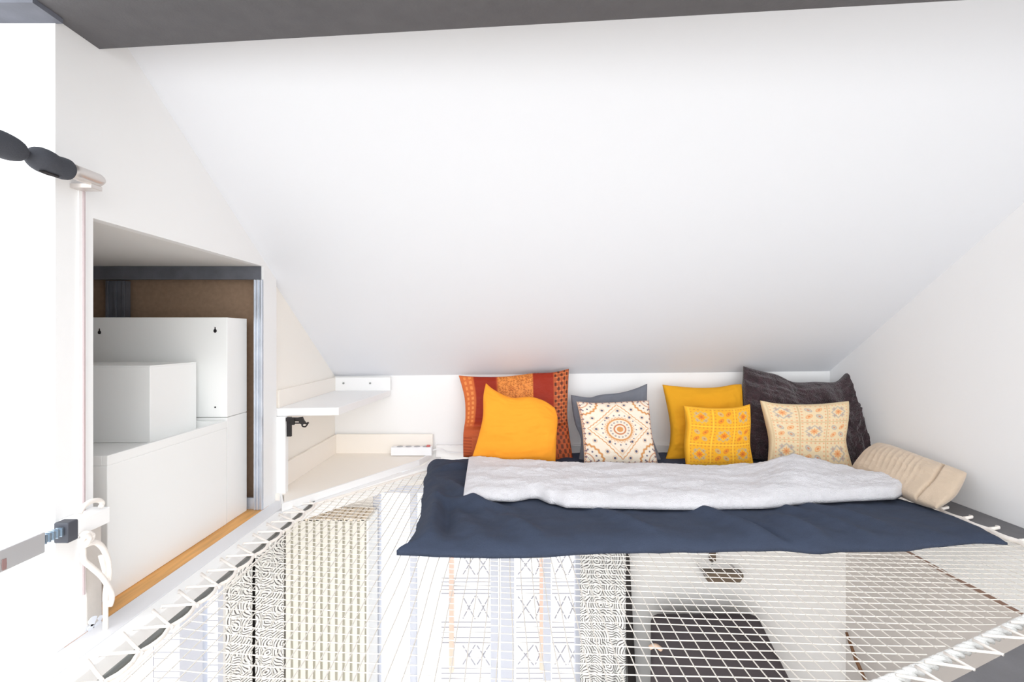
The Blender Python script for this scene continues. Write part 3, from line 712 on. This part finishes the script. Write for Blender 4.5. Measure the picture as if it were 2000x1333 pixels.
mb = MB(); mb.box(-3.3, -3.2, -5.0, YW, 0, H(-.82)); struct(mb.build('wall_lower_left', LOWW))
mb = MB(); mb.box(-3.2, XL, .2, Y0, H(-.86), H(-.80)); mb.box(-3.2, -1.10, Y0, YW, H(-.86), H(-.825)); struct(mb.build('ceiling_lower', LOWW), 'underside of the closet floor')

# window frames
def window(name, xa, xb, posts, z0, z1):
    o = bpy.data.objects.new(name, None); C.objects.link(o); struct(o)
    PF = mat('window_frame_paint', (206, 210, 222), .4)
    for x0, x1 in posts:
        mb = MB(); mb.box(x0, x1, YW + .01, YW + .06, z0, z1); mb.build('frame_post', PF, o, bevel=.002)
    mb = MB(); mb.box(xa, xb, YW + .012, YW + .058, z1 - .05, z1); mb.build('head_rail', PF, o)
    gl = bpy.data.materials.get('clear_glass')
    if not gl:
        gl = bpy.data.materials.new('clear_glass'); gl.use_nodes = True; n = gl.node_tree.nodes; l = gl.node_tree.links
        n.remove(n['Principled BSDF']); tr = n.new('ShaderNodeBsdfTransparent'); gs = n.new('ShaderNodeBsdfGlossy'); gs.inputs['Roughness'].default_value = .02; mx = n.new('ShaderNodeMixShader'); mx.inputs[0].default_value = .05
        l.new(tr.outputs[0], mx.inputs[1]); l.new(gs.outputs[0], mx.inputs[2]); l.new(mx.outputs[0], n['Material Output'].inputs[0])
    mb = MB(); mb.box(xa, xb, YW + .033, YW + .037, z0, z1); mb.build('glass', gl, o)
window('window_1', w1a, w1b, [(w1a, w1a + .06), (wx(348), wx(394)), (w1b - .04, w1b)], .2, H(-.9))
window('window_2', w2a, w2b, [(w2a, wx(740)), (wx(800), wx(812)), (wx(958), wx(972)), (wx(978), wx(1004)), (wx(1062), wx(1076)), (wx(1124), w2b)], 0.0, H(-.9))
mb = MB(); mb.box(-9, 8, 5.6, 5.8, -3, 4.2)  # added pale backdrop; tones down the sky behind the lower windows
struct(mb.build('wall_backdrop', mat('pale_backdrop', (206, 207, 210), .9, var=.03, vscale=2)), 'pale backdrop added outside the lower windows')
# trellis railing outside the window
TR = mat('pale_outdoor_steel', (158, 156, 162), .6)
t = root('balcony_trellis', 'pale crossed metal railing outside the central window', 'railing')
Yt = 4.0
def tx(u): return (u - 1000) * Yt / F
def tz(v): return CZ - (v - 658) * Yt / F
rows_x = [(1085, 1124), (1166, 1210), (1262, 1300), (1352, 1395)]; rows_l = [(1130, 1160), (1216, 1256), (1306, 1346), (1400, 1440)]
cells = [(902, 930), (930, 958), (1010, 1044), (1044, 1064), (1082, 1108), (1108, 1130)]
for ua, ub2 in ((862, 960), (1008, 1064), (1078, 1134)):
    for va, vb in rows_l:
        for k in range(5):
            v = va + (vb - va) * k / 4; mb = MB(); mb.tube([(tx(ua), Yt, tz(v)), (tx(ub2), Yt, tz(v))], .0035, 6); mb.build('rail_bar', TR, t)
for ua, ub2 in cells:
    for va, vb in rows_x:
        mb = MB(); mb.tube([(tx(ua + 2), Yt, tz(va)), (tx(ub2 - 2), Yt, tz(vb))], .0055, 6); mb.tube([(tx(ub2 - 2), Yt + .01, tz(va)), (tx(ua + 2), Yt + .01, tz(vb))], .0055, 6); mb.build('cross_brace', TR, t)
for u, c in ((882, 'peach'), (1058, 'peach'), (1134, 'grey')):
    mb = MB(); mb.box(tx(u) - .018, tx(u) + .018, Yt - .02, Yt + .02, tz(1500) if tz(1500) > 0 else 0, tz(1020)); mb.build('post', mat('peach_post', (222, 186, 168), .6) if c == 'peach' else TR, t)
t = root('window_railing', 'thin horizontal railing bars outside the left lower window', 'railing')
for k in range(16):
    v = 1150 + k * 12.5; mb = MB(); mb.tube([(tx(300 if k % 3 else 396), Yt, tz(v)), (tx(440), Yt, tz(v))], .003, 6); mb.build('bar', TR, t)
for uu in (300, 440):
    mb = MB(); mb.tube([(tx(uu), Yt, tz(1340)), (tx(uu), Yt, tz(1140))], .004, 6); mb.build('post', TR, t)

# patterned curtains
def curtain_mat():
    m = bpy.data.materials.new('black_arc_print_fabric'); m.use_nodes = True; n = m.node_tree.nodes; l = m.node_tree.links; b = n['Principled BSDF']; b.inputs['Roughness'].default_value = .9
    tc = n.new('ShaderNodeTexCoord'); vo = n.new('ShaderNodeTexVoronoi'); vo.feature = 'F1'; vo.inputs['Scale'].default_value = 1.0; vo.inputs['Randomness'].default_value = .85
    mp = n.new('ShaderNodeMapping'); mp.inputs['Scale'].default_value = (11, .01, 11); l.new(tc.outputs['Object'], mp.inputs[0]); l.new(mp.outputs[0], vo.inputs['Vector'])
    sub = n.new('ShaderNodeVectorMath'); sub.operation = 'SUBTRACT'; l.new(mp.outputs[0], sub.inputs[0]); l.new(vo.outputs['Position'], sub.inputs[1])
    off = n.new('ShaderNodeVectorMath'); off.operation = 'SUBTRACT'; l.new(vo.outputs['Color'], off.inputs[0]); off.inputs[1].default_value = (.5, .5, .5)
    o2 = n.new('ShaderNodeVectorMath'); o2.operation = 'SCALE'; l.new(off.outputs[0], o2.inputs[0]); o2.inputs['Scale'].default_value = 1.8
    ad = n.new('ShaderNodeVectorMath'); ad.operation = 'ADD'; l.new(sub.outputs[0], ad.inputs[0]); l.new(o2.outputs[0], ad.inputs[1])
    ml = n.new('ShaderNodeVectorMath'); ml.operation = 'MULTIPLY'; l.new(ad.outputs[0], ml.inputs[0]); ml.inputs[1].default_value = (1, 0, 1)
    ln = n.new('ShaderNodeVectorMath'); ln.operation = 'LENGTH'; l.new(ml.outputs[0], ln.inputs[0])
    k = n.new('ShaderNodeMath'); k.operation = 'MULTIPLY'; l.new(ln.outputs['Value'], k.inputs[0]); k.inputs[1].default_value = 42
    sn = n.new('ShaderNodeMath'); sn.operation = 'SINE'; l.new(k.outputs[0], sn.inputs[0])
    rp = n.new('ShaderNodeMapRange'); rp.inputs['From Min'].default_value = .15; rp.inputs['From Max'].default_value = .8; l.new(sn.outputs[0], rp.inputs['Value'])
    mx = n.new('ShaderNodeMix'); mx.data_type = 'RGBA'; l.new(rp.outputs[0], mx.inputs['Factor'])
    mx.inputs['A'].default_value = (.9, .9, .88, 1); mx.inputs['B'].default_value = (.13, .12, .12, 1); l.new(mx.outputs['Result'], b.inputs['Base Color'])
    return m
CURT = curtain_mat()
def curtain(label, u0, u1, Y, z0, z1, folds, amp=.012):
    n = 60; V = []; Fc = []
    for j in (0, 1):
        for i in range(n + 1):
            s = i / n; V.append((wx(u0 + (u1 - u0) * s, Y), Y + amp * math.sin(s * folds * 2 * math.pi), (z0, z1)[j]))
    for i in range(n): Fc.append((i, i + 1, n + 2 + i, n + 1 + i))
    me = bpy.data.meshes.new('curtain'); me.from_pydata(V, [], Fc); me.update(); o = bpy.data.objects.new('curtain', me); C.objects.link(o); me.materials.append(CURT)
    me.polygons.foreach_set('use_smooth', [True] * n)
    sd = o.modifiers.new('solid', 'SOLIDIFY'); sd.thickness = .003
    tag(o, label, 'curtain'); return o
curtain('black and white arc print curtain hanging leftmost below the net', 441, 492, 2.86, .05, H(-.92), 2.5)
curtain('black and white arc print curtain beside the white slatted cabinet', 499, 554, 2.86, .05, H(-.92), 2.5)
curtain('black and white arc print curtain right of the central window', 1134, 1223, 2.90, .05, H(-.92), 4)
mb = MB(); mb.tube([(wx(150, 2.88), 2.90, H(-.90)), (wx(560, 2.88), 2.90, H(-.90))], .01, 10); tag(mb.build('curtain_rod', BLACK, smooth=True), 'black rod carrying the two left curtains', 'rod')
mb = MB(); mb.box(wx(490, 2.95), wx(500, 2.95), 2.93, 2.97, 0, H(-.93)); tag(mb.build('dark_gap_strip', BLACK), 'black strip darkening the gap between the two left curtains', 'pole')  # dark strip added to blacken the gap between the left curtains
mb = MB(); mb.hexa([PY(1229, 1400, 2.90), PY(1246, 1400, 2.90), PY(1246, 1400, 2.93), PY(1229, 1400, 2.93), PY(1217, 1060, 2.90), PY(1228, 1060, 2.90), PY(1228, 1060, 2.93), PY(1217, 1060, 2.93)])
tag(mb.build('leaning_board', BLACK, bevel=.002), 'tall narrow black board leaning beside the right curtain', 'board')

# slatted cabinet
t = root('slatted_cabinet', 'tall white slatted cabinet standing below the net corner', 'cabinet')
ys = 2.80; xs0, xs1 = wx(558, ys), wx(717, ys); zs = CZ - (1014 - 658) * ys / F
SLATM = mat('cream_laminate', (226, 224, 216), .5)
GAPM = mat('sage_panel', (198, 195, 182), .8)
mb = MB(); mb.box(xs0, xs1 - .004, ys + .02, 2.985, 0, zs - .012); mb.build('body', GAPM, t)
mb = MB(); mb.box(xs1 - .0035, xs1 + .008, ys, 2.99, 0, zs - .012); mb.build('side_panel', LAM, t)
nS = 11
for k in range(nS):
    x0 = xs0 + (xs1 - xs0) * k / nS; x1 = x0 + (xs1 - xs0) / nS * .66
    mb = MB(); mb.box(x0, x1, ys, ys + .019, 0.02, zs - .004); mb.build('slat', SLATM, t, bevel=.002)
TOPM = mat('beige_grille', (232, 220, 204), .6)
for k in range(14):
    x0 = xs0 + (xs1 - xs0) * k / 14; mb = MB(); mb.box(x0, x0 + (xs1 - xs0) / 14 * .7, ys, 2.99, zs - .011, zs + .0); mb.build('top_slat', TOPM, t)

# wall rack, stick, armchair
t = root('wall_rack', 'small metal rack with dark tray on the lower wall', 'rack')
BR_ = mat('bronze_tray', (112, 98, 84), .45, metal=.4); CH2 = mat('grey_wire', (190, 190, 192), .3, metal=.7)
Yr = 2.93; PP = lambda u, v, Y=Yr: PY(u, v, Y)
mb = MB(); a = PP(1386, 1060, 2.985); b = PP(1397, 1096, 2.985); mb.box(a.x, b.x, 2.975, 2.998, b.z, a.z); mb.build('bracket', BR_, t)
mb = MB(); mb.tube(spline([PP(1362, 1104), PP(1366, 1100), PP(1400, 1101), PP(1425, 1102), PP(1438, 1114), PP(1448, 1124)]), .004, 8); mb.tube(spline([PP(1362, 1104), PP(1372, 1118), PP(1380, 1126)]), .004, 8); mb.tube([PP(1391, 1096, 2.985), PP(1391, 1102)], .006, 8); mb.build('wire_frame', CH2, t, smooth=True)
mb = MB(); mb.prism([PP(1376, 1121), PP(1452, 1121), PP(1453, 1128), PP(1446, 1139), PP(1384, 1139)], (0, .06, 0)); mb.build('tray', BR_, t, bevel=.003)
mb = MB(); mb.tube([PY(1653, 1236, 2.94), PY(1672, 1290, 2.85), PY(1697, 1345, 2.75), PY(1720, 1420, 2.62)], [.008, .010, .010, .010], 8)
tag(mb.build('wooden_stick', mat('brown_stick', (128, 92, 66), .6, var=.2), smooth=True), 'thin brown stick leaning in the right corner below the net', 'stick')

t = root('armchair', 'charcoal padded armchair in the room below the net', 'armchair')
LEA = mat('charcoal_upholstery', (70, 63, 66), .7, bump=.1, bscale=60, var=.1, vscale=10)
def slab(pts_front, pts_back, name, m, bev=.03):
    mb = MB(); mb.hexa([pts_front[3], pts_front[2], pts_back[2], pts_back[3], pts_front[0], pts_front[1], pts_back[1], pts_back[0]]); return mb.build(name, m, t, smooth=True, bevel=bev)
Yf = 2.78
slab([PY(1270, 1200, Yf), PY(1478, 1200, Yf), PY(1580, 1400, Yf - .25), PY(1270, 1400, Yf - .25)], [PY(1275, 1200, 2.93), PY(1474, 1200, 2.93), PY(1560, 1400, 2.9), PY(1275, 1400, 2.9)], 'backrest', LEA, .035)
zf = PY(0, 1400, Yf - .25).z
mb = MB(); mb.box(.72, 1.50, 2.0, 2.62, .22, .44); mb.build('seat', LEA, t, bevel=.04)
for x0 in (.60, 1.50):
    mb = MB(); mb.box(x0, x0 + .11, 2.0, 2.85, .15, .60); mb.build('armrest', LEA, t, bevel=.03)
for x0 in (.63, 1.53):
    for y0 in (2.03, 2.76):
        mb = MB(); mb.box(x0, x0 + .05, y0, y0 + .05, 0, .15); mb.build('leg', BLACK, t)
a = PY(1272, 1262, 2.62); 
mb = MB(); mb.tube(spline([PY(1268, 1266, 2.60), PY(1280, 1262, 2.60), PY(1292, 1270, 2.60)]), [.012] * 12 + [.010], 8); mb.build('wooden_trim', mat('tan_wood', (222, 192, 170), .5), t, smooth=True)
